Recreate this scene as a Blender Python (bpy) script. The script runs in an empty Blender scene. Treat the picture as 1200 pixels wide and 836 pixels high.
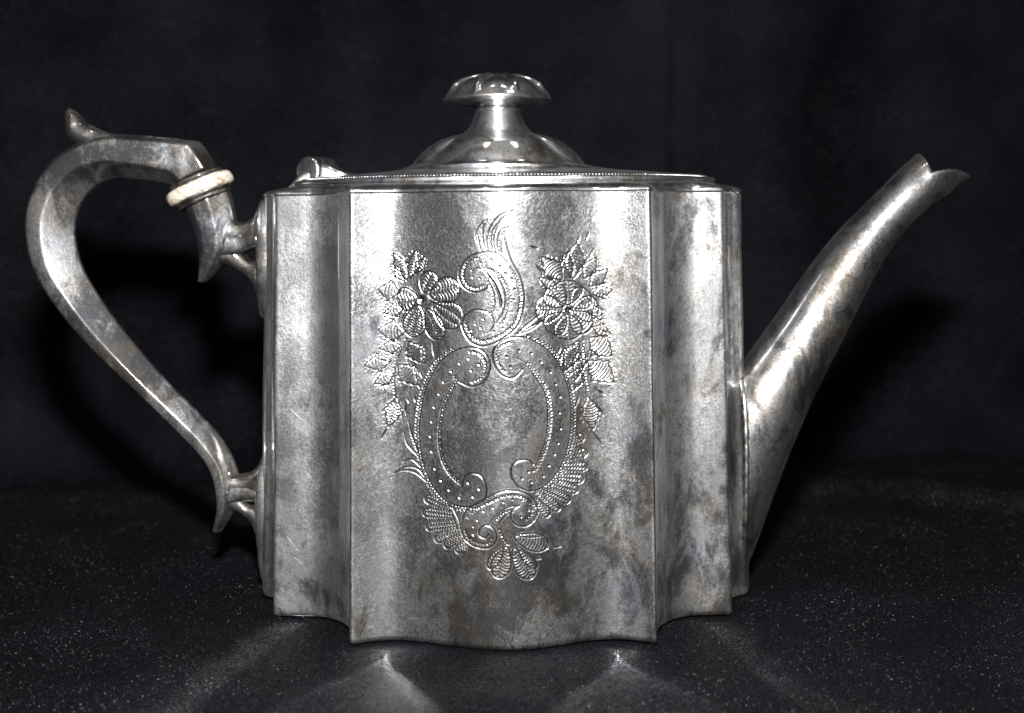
import bpy, bmesh, math, random
import numpy as np
from mathutils import Vector, Matrix

random.seed(7)
rng = np.random.default_rng(11)
sc = bpy.context.scene
R = math.radians
COL = sc.collection

# ------------------------------------------------------------------ camera
FPX = 1250.0                      # focal length in photo pixels (photo 1200 wide)
CAM_Y, CAM_Z = -0.376, 0.131      # eye height is just under the rim of the pot
ROLL = R(0.5)
cam_d = bpy.data.cameras.new('camera')
cam = bpy.data.objects.new('camera', cam_d)
COL.objects.link(cam)
cam.location = (0.0, CAM_Y, CAM_Z)
cam.matrix_world = Matrix.Translation(cam.location) @ Matrix.Rotation(R(90), 4, 'X') @ Matrix.Rotation(-ROLL, 4, 'Z')
cam_d.sensor_width = 36.0
cam_d.lens = 36.0 * FPX / 1200.0
cam_d.shift_y = -(418.0 - 256.0) / 1200.0
cam_d.clip_start, cam_d.clip_end = 0.01, 20.0
cam_d.dof.use_dof = True
cam_d.dof.focus_distance = 0.338
cam_d.dof.aperture_fstop = 9.0
sc.camera = cam

# ------------------------------------------------------------------ world: a dim room
w = bpy.data.worlds.new('World'); sc.world = w; w.use_nodes = True
bg = w.node_tree.nodes['Background']
bg.inputs[0].default_value = (0.85, 0.92, 1.0, 1); bg.inputs[1].default_value = 0.03

# ------------------------------------------------------------------ the flash above the lens
fl_d = bpy.data.lights.new('flash', 'AREA'); fl = bpy.data.objects.new('flash', fl_d); COL.objects.link(fl)
fl_d.shape = 'RECTANGLE'; fl_d.size = 0.034; fl_d.size_y = 0.020
fl_d.energy = 7.5; fl_d.color = (1.0, 0.985, 0.965)
fl.location = (0.004, CAM_Y - 0.01, CAM_Z + 0.118)
fl.rotation_euler = (Vector((0.0, 0.0, 0.08)) - fl.location).to_track_quat('-Z', 'Y').to_euler()

# two small ceiling lamps of the room, seen only as glints on the upper curves
for nm, lx, ly in (('ceiling_lamp', -0.34, -0.42), ('ceiling_lamp', 0.46, -0.30)):
    ld = bpy.data.lights.new(nm, 'AREA'); lo = bpy.data.objects.new(nm, ld); COL.objects.link(lo)
    ld.shape = 'DISK'; ld.size = 0.16; ld.energy = 1.6; ld.color = (1.0, 0.93, 0.84)
    lo.location = (lx, ly, 1.75); lo.rotation_euler = (Vector((0, 0, 0.1)) - lo.location).to_track_quat('-Z', 'Y').to_euler()

# ------------------------------------------------------------------ render settings
sc.view_settings.view_transform = 'Standard'; sc.view_settings.look = 'None'
sc.view_settings.gamma = 1.0; sc.view_settings.use_curve_mapping = False
sc.view_settings.exposure = 0.0
sc.render.engine = 'CYCLES'
cy = sc.cycles
cy.caustics_reflective = True; cy.blur_glossy = 0.0
cy.sample_clamp_indirect = 40.0; cy.sample_clamp_direct = 0.0
cy.max_bounces = 8; cy.diffuse_bounces = 3; cy.glossy_bounces = 5
cy.use_denoising = True
cy.use_guiding = True            # finds the light thrown forward by the polished flanks

# ------------------------------------------------------------------ the pot's frame and measuring helpers
POT_X, YAW = -0.0031, R(-0.8)
BODY_H = 0.1395
cR, sR = math.cos(ROLL), math.sin(ROLL)
cYw, sYw = math.cos(YAW), math.sin(YAW)

def measure(u, v, yl=0.0):
    """Point of the pot's own frame on the plane y = yl (number or function of x) for a place read off the photo."""
    a, b = (u - 600.0) / FPX, (256.0 - v) / FPX
    d = (a * cR + b * sR, 1.0, -a * sR + b * cR)
    o = (-POT_X, CAM_Y, CAM_Z)
    ol = (o[0] * cYw + o[1] * sYw, -o[0] * sYw + o[1] * cYw, o[2])
    dl = (d[0] * cYw + d[1] * sYw, -d[0] * sYw + d[1] * cYw, d[2])
    y = yl(0.0) if callable(yl) else yl
    for _ in range(5):
        t = (y - ol[1]) / dl[1]
        x = ol[0] + t * dl[0]
        if not callable(yl):
            break
        y = yl(x)
    return np.array([ol[0] + t * dl[0], y, ol[2] + t * dl[2]])

# ------------------------------------------------------------------ node helpers
class N:
    def __init__(s, name):
        s.m = bpy.data.materials.new(name); s.m.use_nodes = True
        s.t = s.m.node_tree; s.t.nodes.clear()
        s.out = s.t.nodes.new('ShaderNodeOutputMaterial')
    def n(s, typ, **kw):
        nd = s.t.nodes.new(typ)
        for k, v in kw.items():
            if k == 'i':
                for kk, vv in v.items():
                    if hasattr(vv, 'is_output'): s.t.links.new(vv, nd.inputs[kk])
                    else: nd.inputs[kk].default_value = vv
            else: setattr(nd, k, v)
        return nd
    def math(s, op, a, b=0.0, clamp=False):
        return s.n('ShaderNodeMath', operation=op, use_clamp=clamp, i={0: a, 1: b}).outputs[0]
    def noise(s, vec, scale, detail=4.0, rough=0.55, dist=0.0):
        return s.n('ShaderNodeTexNoise', i={'Vector': vec, 'Scale': scale, 'Detail': detail, 'Roughness': rough, 'Distortion': dist})
    def mapr(s, v, a, b, c=0.0, d=1.0, smooth=False):
        return s.n('ShaderNodeMapRange', interpolation_type='SMOOTHSTEP' if smooth else 'LINEAR', clamp=True,
                   i={0: v, 1: a, 2: b, 3: c, 4: d}).outputs[0]
    def mix(s, f, a, b):
        nd = s.n('ShaderNodeMix', data_type='RGBA')
        for idx, v in ((0, f), (6, a), (7, b)):
            if hasattr(v, 'is_output'): s.t.links.new(v, nd.inputs[idx])
            else: nd.inputs[idx].default_value = v
        return nd.outputs[2]
    def mapping(s, vec, rot=(0, 0, 0), scale=(1, 1, 1), loc=(0, 0, 0)):
        return s.n('ShaderNodeMapping', i={'Vector': vec, 'Rotation': rot, 'Scale': scale, 'Location': loc}).outputs[0]
    def finish(s, sh): s.t.links.new(sh, s.out.inputs['Surface']); return s.m

def silver(name, tarnish=0.0, rough=0.46, brushed=0.0, seed=0.0, warm=0.0, scratch=1.0, low=0.0, sharp=0.72, cut=False, marks=(), mark_col=(1, 1, 1, 1)):
    """Worn silver plate: clean metal under cloudy tarnish, hairline scratches, a sharper polished lobe under a hazy one."""
    g = N(name)
    raw = g.n('ShaderNodeTexCoord').outputs['Object']
    co = g.mapping(raw, loc=(seed, seed * 1.7, -seed))
    big = g.noise(co, 30.0, 6.0, 0.60, 0.5).outputs[0]
    mid = g.noise(g.mapping(co, scale=(1, 1, 0.5)), 110.0, 6.0, 0.68, 0.6).outputs[0]
    fine = g.noise(co, 1100.0, 3.0, 0.75).outputs[0]
    mask = g.math('ADD', g.math('MULTIPLY', big, 0.52), g.math('MULTIPLY', mid, 0.48))
    mask = g.math('ADD', mask, g.math('MULTIPLY', g.math('SUBTRACT', fine, 0.5), 0.18))
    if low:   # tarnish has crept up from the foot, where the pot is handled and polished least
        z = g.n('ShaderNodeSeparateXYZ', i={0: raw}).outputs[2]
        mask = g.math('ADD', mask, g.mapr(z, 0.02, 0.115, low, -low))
        mask = g.math('ADD', mask, g.math('MULTIPLY', g.n('ShaderNodeSeparateXYZ', i={0: raw}).outputs[0], low * 11))   # the mask also rises evenly from the handle side to the spout side
    if cut:   # the blank oval has been rubbed more than the rest
        oc = measure(584, 482, -.0545)
        ov = g.n('ShaderNodeVectorMath', operation='MULTIPLY', i={0: g.n('ShaderNodeVectorMath', operation='SUBTRACT', i={0: raw, 1: (oc[0], 0, oc[2])}).outputs[0], 1: (1 / 0.0135, 0, 1 / 0.021)}).outputs[0]
        ol_ = g.n('ShaderNodeVectorMath', operation='LENGTH', i={0: ov}).outputs['Value']
        mask = g.math('SUBTRACT', mask, g.mapr(ol_, 0.6, 1.15, 0.085, 0.0, True))
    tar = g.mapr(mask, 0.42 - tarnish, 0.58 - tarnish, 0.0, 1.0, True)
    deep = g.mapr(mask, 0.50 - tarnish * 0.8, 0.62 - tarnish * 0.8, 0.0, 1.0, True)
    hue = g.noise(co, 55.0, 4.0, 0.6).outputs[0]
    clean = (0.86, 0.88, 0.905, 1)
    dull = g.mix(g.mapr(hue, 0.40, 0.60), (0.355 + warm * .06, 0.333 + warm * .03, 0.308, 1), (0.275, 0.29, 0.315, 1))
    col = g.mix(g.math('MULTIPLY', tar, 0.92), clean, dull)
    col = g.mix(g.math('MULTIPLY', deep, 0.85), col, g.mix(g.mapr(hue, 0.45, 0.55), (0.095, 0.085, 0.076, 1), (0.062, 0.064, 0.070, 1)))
    mk = None
    for k, (u0, v0, u1, v1, yl, w_) in enumerate(marks):              # single gouges and nicks, each where it lies on the pot
        a_, b_ = measure(u0, v0, yl), measure(u1, v1, yl)
        flat = g.n('ShaderNodeVectorMath', operation='MULTIPLY', i={0: raw, 1: (1, 0, 1)}).outputs[0]
        wv = g.n('ShaderNodeVectorMath', operation='MULTIPLY_ADD', i={0: g.noise(raw, 900.0, 1.0).outputs[1], 1: (0.0004, 0, 0.0004), 2: flat}).outputs[0]
        pa = g.n('ShaderNodeVectorMath', operation='SUBTRACT', i={0: wv, 1: (a_[0] + 0.0002, 0, a_[2] + 0.0002)}).outputs[0]
        ba = (b_[0] - a_[0], 0, b_[2] - a_[2]); l2 = ba[0] ** 2 + ba[2] ** 2
        h_ = g.math('MULTIPLY', g.n('ShaderNodeVectorMath', operation='DOT_PRODUCT', i={0: pa, 1: ba}).outputs['Value'], 1 / l2, True)
        pr = g.n('ShaderNodeVectorMath', operation='SCALE', i={0: ba, 'Scale': h_}).outputs[0]
        dd = g.n('ShaderNodeVectorMath', operation='DISTANCE', i={0: pa, 1: pr}).outputs['Value']
        m_ = g.mapr(dd, w_ * 0.4, w_, 1.0, 0.0)
        mk = m_ if mk is None else g.math('MAXIMUM', mk, m_)
    if mk is not None: col = g.mix(g.math('MULTIPLY', g.math('MULTIPLY', mk, g.mapr(mid, 0.35, 0.6)), 0.7), col, mark_col)
    if cut:   # grime lies in the cuts, polishing has kept the proud edges bright
        cu = g.n('ShaderNodeAttribute', attribute_name='cut').outputs['Fac']
        col = g.mix(g.mapr(cu, 0.0, -1.0, 0.0, 0.8), col, (0.10, 0.088, 0.078, 1))
        col = g.mix(g.mapr(cu, 0.0, 1.0, 0.0, 0.35), col, (0.88, 0.88, 0.88, 1))
    # hairline scratches in several directions
    hsum = None
    for k, (rx, ry, rz) in enumerate([(0.0, 0.45, 0.3), (0.3, -0.62, 0.9), (0.0, 1.35, -0.4), (0.5, -1.2, 0.1), (-0.2, 0.05, 0.6)]):
        cc = g.mapping(g.mapping(co, rot=(rx, ry, rz)), scale=(3800, 3800, 260), loc=(k * 3.1, 0, 0))
        v = g.mapr(g.noise(cc, 1.0, 1.0, 0.5).outputs[0], 0.56, 0.80)
        hsum = v if hsum is None else g.math('ADD', hsum, v)
    if brushed:
        cc = g.mapping(co, scale=(1600, 1600, 14))
        hsum = g.math('ADD', hsum, g.math('MULTIPLY', g.noise(cc, 1.0, 3.0, 0.6).outputs[0], brushed))
    pit = g.mapr(g.noise(co, 700.0, 2.0, 0.6).outputs[0], 0.62, 0.75)
    hh = g.math('SUBTRACT', hsum, g.math('MULTIPLY', pit, 0.2))
    b1 = g.n('ShaderNodeBump', i={'Strength': 0.17 * scratch, 'Distance': 0.00007, 'Height': hh})
    b2 = g.n('ShaderNodeBump', i={'Strength': 0.08, 'Distance': 0.0003, 'Height': mid, 'Normal': b1.outputs[0]})
    ro = g.math('ADD', g.math('MULTIPLY', tar, 0.20), rough - 0.12)
    ro = g.math('ADD', ro, g.math('MULTIPLY', g.math('SUBTRACT', fine, 0.5), 0.15), True)
    p1 = g.n('ShaderNodeBsdfPrincipled', i={'Base Color': col, 'Metallic': 1.0, 'Roughness': ro, 'Normal': b2.outputs[0]})
    p2 = g.n('ShaderNodeBsdfPrincipled', i={'Base Color': col, 'Metallic': 1.0, 'Roughness': 0.07})
    rub = g.mapr(g.noise(co, 48.0, 3.0, 0.6).outputs[0], 0.38, 0.62, 0.35, 1.0)
    if mk is not None: rub = g.math('MAXIMUM', rub, g.math('MULTIPLY', mk, 3.0)); hsum = g.math('MAXIMUM', hsum, mk)
    haze = g.math('SUBTRACT', g.mapr(tar, 0, 1, sharp, sharp * 0.80), g.math('MULTIPLY', g.mapr(hsum, 0.15, 1.0, 0.0, 0.48 * scratch), rub), True)   # scratched metal scatters
    mx = g.n('ShaderNodeMixShader', i={0: haze, 1: p1.outputs[0], 2: p2.outputs[0]})
    return g.finish(mx.outputs[0])

GOUGES = [(361, 556, 373, 573, -.026, .00013), (363, 585, 371, 595, -.026, .00018), (336, 629, 350, 646, -.026, .00013), (344.5, 653, 353.6, 661, -.026, .00018), (340, 479, 353.6, 492, -.026, .00013)]
NICKS = [(183, 196, 193, 183, -.007, .00035), (187, 201, 196, 190, -.007, .00028), (181, 189, 187, 193, -.007, .0003), (193, 203, 200, 193, -.007, .0002), (231, 256, 233, 257, -.006, .0004)]
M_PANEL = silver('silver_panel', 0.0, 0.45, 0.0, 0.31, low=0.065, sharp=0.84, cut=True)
M_BODY = silver('silver_body', 0.01, 0.50, 0.9, 0.12, low=0.04, sharp=0.82, marks=GOUGES, mark_col=(0.9, 0.9, 0.9, 1))
M_SPOUT = silver('silver_spout', 0.02, 0.42, 0.0, 0.55, 0.8, 0.6, sharp=0.78)
M_HANDLE = silver('silver_handle', 0.07, 0.50, 0.0, 0.83, 0.3, 0.7, sharp=0.86, marks=NICKS, mark_col=(0.05, 0.045, 0.04, 1))
M_LID = silver('silver_lid', 0.0, 0.42, 0.0, 0.47, 0.4, 0.35)

def mat_bone():
    g = N('bone')
    co = g.n('ShaderNodeTexCoord').outputs['Object']
    wob = g.noise(co, 220.0, 2.0).outputs[1]
    cw = g.n('ShaderNodeVectorMath', operation='MULTIPLY_ADD', i={0: wob, 1: (0.0042,) * 3, 2: co}).outputs[0]
    v = g.n('ShaderNodeTexVoronoi', feature='DISTANCE_TO_EDGE', i={'Vector': g.mapping(cw, rot=(0.4, 0.4, 0.2), scale=(0.45, 1, 1.5)), 'Scale': 210.0}).outputs[0]
    cr = g.mapr(v, 0.01, 0.085, 1.0, 0.0)
    st = g.mapr(g.noise(co, 140.0, 4.0).outputs[0], 0.5, 0.72)
    base = g.mix(st, (0.40, 0.37, 0.31, 1), (0.27, 0.215, 0.165, 1))
    col = g.mix(g.math('MULTIPLY', cr, g.mapr(g.noise(co, 300.0, 2.0).outputs[0], 0.4, 0.6, 0.4, 1.0)), base, (0.16, 0.09, 0.06, 1))
    bp = g.n('ShaderNodeBump', i={'Strength': 0.4, 'Distance': 0.0002, 'Height': g.math('SUBTRACT', 1.0, cr)})
    p = g.n('ShaderNodeBsdfPrincipled', i={'Base Color': col, 'Roughness': 0.38, 'Normal': bp.outputs[0]})
    return g.finish(p.outputs[0])
M_BONE = mat_bone()

def mat_cloth(name, spec, spark, c0, c1):
    g = N(name)
    co = g.n('ShaderNodeTexCoord').outputs['Object']
    vor = g.n('ShaderNodeTexVoronoi', feature='F1', i={'Vector': co, 'Scale': 6000.0})
    rnd = g.n('ShaderNodeVectorMath', operation='SUBTRACT', i={0: vor.outputs['Color'], 1: (0.5, 0.5, 0.5)}).outputs[0]
    geo = g.n('ShaderNodeNewGeometry')
    nn = g.n('ShaderNodeVectorMath', operation='MULTIPLY_ADD', i={0: rnd, 1: (3.0, 3.0, 1.9), 2: geo.outputs['Normal']}).outputs[0]
    nn = g.n('ShaderNodeVectorMath', operation='NORMALIZE', i={0: nn}).outputs[0]
    patch = g.mapr(g.noise(co, 8.0, 5.0, 0.6).outputs[0], 0.36, 0.66, 0.0, 1.0)
    weave = g.noise(co, 2200.0, 2.0, 0.7).outputs[0]
    bp = g.n('ShaderNodeBump', i={'Strength': 0.5, 'Distance': 0.0002, 'Height': weave})
    thread = g.n('ShaderNodeSeparateXYZ', i={0: g.n('ShaderNodeTexVoronoi', feature='F1', i={'Vector': co, 'Scale': 3600.0}).outputs['Color']})
    lit = g.math('POWER', thread.outputs[0], 2.6)                    # a few threads shine, most lie dull
    p = g.n('ShaderNodeBsdfPrincipled', i={'Base Color': g.mix(patch, c0, c1), 'Roughness': 0.60, 'Specular IOR Level': g.math('MULTIPLY', lit, spec * 3.6), 'Normal': bp.outputs[0]})
    gl = g.n('ShaderNodeBsdfGlossy', i={'Color': (0.44, 0.46, 0.49, 1), 'Roughness': 0.27, 'Normal': nn})
    dens = g.mapr(g.noise(co, 26.0, 4.0, 0.6).outputs[0], 0.36, 0.66, spark * 0.35, spark * 1.7)
    mx = g.n('ShaderNodeMixShader', i={0: dens, 1: p.outputs[0], 2: gl.outputs[0]})
    return g.finish(mx.outputs[0])
M_CLOTH = mat_cloth('black_satin', 0.080, 0.019, (0.0010, 0.0012, 0.0017, 1), (0.0024, 0.0028, 0.0038, 1))
M_DROP = mat_cloth('black_drape', 0.01, 0.007, (0.0012, 0.0015, 0.0021, 1), (0.0050, 0.0059, 0.0080, 1))

# ------------------------------------------------------------------ mesh helpers
def link(name, me, mat, parent=None, smooth=True):
    o = bpy.data.objects.new(name, me); COL.objects.link(o)
    me.materials.append(mat)
    if smooth: me.polygons.foreach_set('use_smooth', [True] * len(me.polygons))
    if parent: o.parent = parent
    return o

def grid_mesh(name, P, closed_u=False, cap0=False, cap1=False, flip=False):
    """P: rows x cols x 3."""
    nr, nc = P.shape[:2]
    verts = P.reshape(-1, 3)
    i = np.arange(nr - 1)[:, None]; j = np.arange(nc if closed_u else nc - 1)[None, :]
    jn = (j + 1) % nc
    f = np.stack([i * nc + j, i * nc + jn, (i + 1) * nc + jn, (i + 1) * nc + j], -1).reshape(-1, 4)
    if flip: f = f[:, ::-1]
    me = bpy.data.meshes.new(name)
    extra, faces_extra = [], []
    nv = len(verts)
    for do, r, rev in ((cap0, 0, True), (cap1, nr - 1, False)):
        if do:
            c = nv + len(extra); extra.append(P[r].mean(0))
            for q in range(nc if closed_u else nc - 1):
                a, b = r * nc + q, r * nc + (q + 1) % nc
                t = (b, a, c) if rev != flip else (a, b, c)
                faces_extra.append(t)
    if extra: verts = np.vstack([verts, np.array(extra)])
    nq, nt = len(f), len(faces_extra)
    me.vertices.add(len(verts)); me.vertices.foreach_set('co', verts.astype(np.float32).ravel())
    me.loops.add(nq * 4 + nt * 3)
    li = f.ravel()
    if nt: li = np.concatenate([li, np.array(faces_extra).ravel()])
    me.loops.foreach_set('vertex_index', li.astype(np.int32))
    me.polygons.add(nq + nt)
    starts = np.concatenate([np.arange(nq) * 4, nq * 4 + np.arange(nt) * 3]).astype(np.int32)
    me.polygons.foreach_set('loop_start', starts)
    me.update(calc_edges=True); me.validate()
    return me

def catmull(pts, n):
    p = np.asarray(pts, float)
    p = np.vstack([2 * p[0] - p[1], p, 2 * p[-1] - p[-2]])
    out = []
    m = len(p) - 3
    for k in range(m):
        t = np.linspace(0, 1, n, endpoint=(k == m - 1))[:, None]
        a, b, c, d = p[k], p[k + 1], p[k + 2], p[k + 3]
        out.append(0.5 * (2 * b + (c - a) * t + (2 * a - 5 * b + 4 * c - d) * t * t + (3 * b - a - 3 * c + d) * t ** 3))
    return np.vstack(out)

LAT = np.random.default_rng(5).uniform(-1, 1, (32, 32, 32))
def lattice(P, scale, seed=0.0):
    q = P * scale + seed + 50.0
    i0 = np.floor(q).astype(int); f = q - i0
    f = f * f * f * (f * (f * 6 - 15) + 10)
    out = 0
    for a in (0, 1):
        for b in (0, 1):
            for c in (0, 1):
                wt = (f[..., 0] if a else 1 - f[..., 0]) * (f[..., 1] if b else 1 - f[..., 1]) * (f[..., 2] if c else 1 - f[..., 2])
                out = out + wt * LAT[(i0[..., 0] + a) % 32, (i0[..., 1] + b) % 32, (i0[..., 2] + c) % 32]
    return out
def wobble(P, amp=1.0):
    """Gentle dents of hand-worked sheet metal."""
    Q = P @ np.array([[0.82, 0.0, 0.57], [0.2, 0.93, -0.3], [-0.54, 0.37, 0.76]])
    return amp * (0.00022 * lattice(Q, 38.0) + 0.00004 * lattice(Q, 95.0, 7.3) + 0.000006 * lattice(Q, 230.0, 3.1))

# ------------------------------------------------------------------ the black cloth, lying flat and sweeping up behind
def soft(x, a, w_): return 1 / (1 + np.exp(-(x - a) / w_))
def build_cloths():
    # the sheet on the table, with ripples and a rolled ridge running off to the right behind the spout
    X, S = np.meshgrid(np.linspace(-0.62, 0.62, 500), np.concatenate([np.linspace(-0.62, -0.2, 60), np.linspace(-0.197, 0.26, 300)]))
    calm = np.exp(-((X / 0.105) ** 4 + (S / 0.078) ** 4))
    rip = 0.0022 * np.sin(X * 30 + S * 21 + 0.4) * np.sin(S * 37 - X * 13 + 1.1) + 0.0010 * np.sin(X * 77 - S * 51)
    def ridge(ax, ay, bx, by, h, wd):
        ex, ey = bx - ax, by - ay; L = math.hypot(ex, ey); ex, ey = ex / L, ey / L
        t = (X - ax) * ex + (S - ay) * ey
        dd = -(X - ax) * ey + (S - ay) * ex
        return h * np.exp(-(dd / wd) ** 2) * soft(t, 0, 0.02)
    rg = ridge(0.09, 0.180, 0.232, 0.088, 0.0090, 0.014) + ridge(-0.03, 0.150, -0.26, 0.118, 0.0055, 0.018)
    Z = (1 - calm) * rip + rg - 0.0003
    o = link('tabletop_cloth', grid_mesh('tabletop_cloth', np.stack([X, S, Z], -1)), M_CLOTH)
    o['kind'] = 'structure'; o['label'] = 'black speckled satin cloth spread under the teapot'
    # the drape hanging behind, sweeping forward at its foot
    X, Q = np.meshgrid(np.linspace(-0.62, 0.62, 620), np.linspace(0, 0.72, 260))
    rad = 0.050
    ang = np.clip(Q / rad, 0, 1.5); rest = np.clip(Q - rad * 1.5, 0, None)
    Z = rad * (1 - np.cos(ang)) + rest * math.sin(1.5) - 0.004
    Y = 0.168 + 0.022 * np.tanh(X / 0.10) + rad * np.sin(ang) + rest * math.cos(1.5)
    up = np.clip(Q / 0.08, 0, 1)
    fold = 0.008 * np.sin(X * 24 + 0.8) + 0.0035 * np.sin(X * 55 + 1.7 + Z * 5) + 0.004 * np.sin(X * 13 + Z * 9)
    stp = 0.0035 * soft(X, 0.094 + 0.02 * (Z - 0.2), 0.0011)
    Y = Y + up * (fold + stp)
    o = link('backdrop_cloth', grid_mesh('backdrop_cloth', np.stack([X, Y, Z], -1)), M_DROP)
    o['kind'] = 'structure'; o['label'] = 'plain black drape hanging behind the teapot'
build_cloths()

# ------------------------------------------------------------------ the teapot
pot = bpy.data.objects.new('teapot', None); COL.objects.link(pot)
pot.location = (POT_X, 0, 0); pot.rotation_euler = (0, 0, YAW)
pot['label'] = 'tarnished silver teapot with engraved serpentine body standing on black cloth'
pot['category'] = 'teapot'

# plan of the body -------------------------------------------------
XC = 0.047      # corner of the front panel
def front_y(x):
    ax = np.abs(x)
    g, k, sag = 0.0375, 0.0013, 0.0088
    a = -0.0545 + sag * (0.5 - 0.5 * np.cos(np.pi * np.clip(ax / g, 0, 1)))     # a soft bow between two hollows
    b = -0.0545 + sag - math.tan(R(22)) * (ax - g)
    m = np.minimum(a, b)
    return m - k * np.log(np.exp(-(a - m) / k) + np.exp(-(b - m) / k))

def half_plan():
    """Quarter outline from the front corner round to the middle of the side."""
    pts = []
    y0 = float(front_y(XC))
    for th in np.linspace(0, math.pi / 2, 24):                  # concave cove
        pts.append((0.0655 - (0.0655 - XC - 0.0004) * math.cos(th), y0 + 0.0012 + (0.0222) * math.sin(th)))
    yf = pts[-1][1]
    pts += [(0.069, yf + 0.0002), (0.0744, yf + 0.0006)]
    for th in np.linspace(0.12, math.pi / 2, 12):
        pts.append((0.0822 - 0.0078 * math.cos(th), yf + 0.0012 + 0.0170 * math.sin(th)))
    ys = pts[-1][1]
    for t in np.linspace(0, 1, 10)[1:]:
        pts.append((0.0828 + 0.0022 * (1 - (1 - t) ** 2), ys * (1 - t)))
    return np.array(pts)

def resample(p, step):
    seg = np.linalg.norm(np.diff(p, axis=0), axis=1); s = np.concatenate([[0], np.cumsum(seg)])
    n = max(2, int(s[-1] / step)); t = np.linspace(0, s[-1], n + 1)
    return np.stack([np.interp(t, s, p[:, k]) for k in range(p.shape[1])], 1)

def gauss_closed(p, sig):
    k = int(4 * sig); ker = np.exp(-0.5 * (np.arange(-k, k + 1) / sig) ** 2); ker /= ker.sum()
    e = np.vstack([p[-k:], p, p[:k]])
    return np.stack([np.convolve(e[:, c], ker, 'valid') for c in range(2)], 1)

def full_plan(step=0.0005, sig=0.0007):
    q = half_plan()
    xs = np.linspace(-XC, XC, 200); fr = np.stack([xs, front_y(xs)], 1)
    right_f = q; right_b = (q * [1, -1])[::-1][1:]
    back = (fr * [1, -1])[::-1]
    ql = q.copy(); ql[:, 0] += np.where(ql[:, 0] > 0.066, 0.0021 * np.clip((ql[:, 0] - 0.066) / 0.008, 0, 1) - 0.0012 * np.clip((ql[:, 0] - 0.0748) / 0.007, 0, 1), 0)   # the left flank is a little fuller
    left_b = (ql * [-1, -1]); left_f = (ql * [-1, 1])[::-1][1:]
    p = np.vstack([fr, right_f, right_b, back, left_b, left_f, fr[:1]])
    p = resample(p, 0.0001)[:-1]
    p = gauss_closed(p, sig / 0.0001)
    st = int(step / 0.0001)
    return p[::st]
PLAN = full_plan()                 # starts at the left front corner, runs anticlockwise seen from above

def taper(z):
    return 1.0 - 0.022 * np.clip(z / BODY_H, 0, 1)

def plan_normals(p):
    t = np.roll(p, -1, 0) - np.roll(p, 1, 0)
    n = np.stack([t[:, 1], -t[:, 0]], 1)
    return n / np.linalg.norm(n, axis=1, keepdims=True)
PN = plan_normals(PLAN)

# split into the front panel and the rest at the two front corners
EDGE = XC + 0.0000
front_mask = (PLAN[:, 1] < -0.044) & (np.abs(PLAN[:, 0]) <= EDGE)
idx = np.where(~front_mask)[0]
# make the rest contiguous
start = idx[0]
rest = np.arange(start, start + len(idx)) if np.all(np.diff(idx) == 1) else np.roll(idx, -(np.where(np.diff(idx) > 1)[0][0] + 1))
fr_i = np.where(front_mask)[0]
if np.any(np.diff(fr_i) > 1):
    fr_i = np.roll(fr_i, -(np.where(np.diff(fr_i) > 1)[0][0] + 1))
fp = PLAN[fr_i]
first, last = PLAN[rest[0]], PLAN[rest[-1]]
panel_curve = np.vstack([last[None], fp, first[None]])       # shares its end columns with the body

def body_shell():
    zs = np.concatenate([[0.0, 0.0005, 0.0013], np.linspace(0.0022, BODY_H, 90)])
    ins = np.concatenate([[0.0018, 0.0007, 0.0001], np.zeros(90)])
    p, n = PLAN[rest], PN[rest]
    P = np.zeros((len(zs), len(p), 3))
    for k, (z, i_) in enumerate(zip(zs, ins)):
        P[k, :, 0] = (p[:, 0] - n[:, 0] * i_) * taper(z); P[k, :, 1] = p[:, 1] - n[:, 1] * i_; P[k, :, 2] = z
    wv = wobble(P, 1.3)
    P[..., 0] += n[None, :, 0] * wv; P[..., 1] += n[None, :, 1] * wv
    return P
body = link('body', grid_mesh('body', body_shell(), flip=False), M_BODY, pot)

# ------------------------------------------------------------------ the engraving, cut as relief into the front panel
EX0, EX1, EZ0, EZ1, EST = -0.047, 0.047, 0.008, 0.1385, 0.000125
ENX, ENZ = int((EX1 - EX0) / EST) + 1, int((EZ1 - EZ0) / EST) + 1
HGT = np.zeros((ENZ, ENX))        # raised and dished forms
CUT = np.zeros((ENZ, ENX))        # cut lines
def panel_y(x): return float(front_y(np.clip(x, -XC, XC)))
def A(X, Y):  # enlargement of the upper half of the ornament
    return measure(420 + X / 3.634, 230 + Y / 3.634, panel_y)[[0, 2]]
def B(X, Y):  # enlargement of the lower half
    return measure(420 + X / 3.2156, 440 + Y / 3.2156, panel_y)[[0, 2]]
def C(X, Y):  # enlargement of the left trail
    return measure(440 + X / 5.97, 380 + Y / 5.97, panel_y)[[0, 2]]
def D(X, Y):  # enlargement of the right trail
    return measure(620 + X / 5.573, 380 + Y / 5.573, panel_y)[[0, 2]]
MM = 0.001
def pts(fn, *c): return [fn(*q) for q in c]
def curve(p, n=10, step=0.00007): return resample(catmull(p, n), step)

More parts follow.
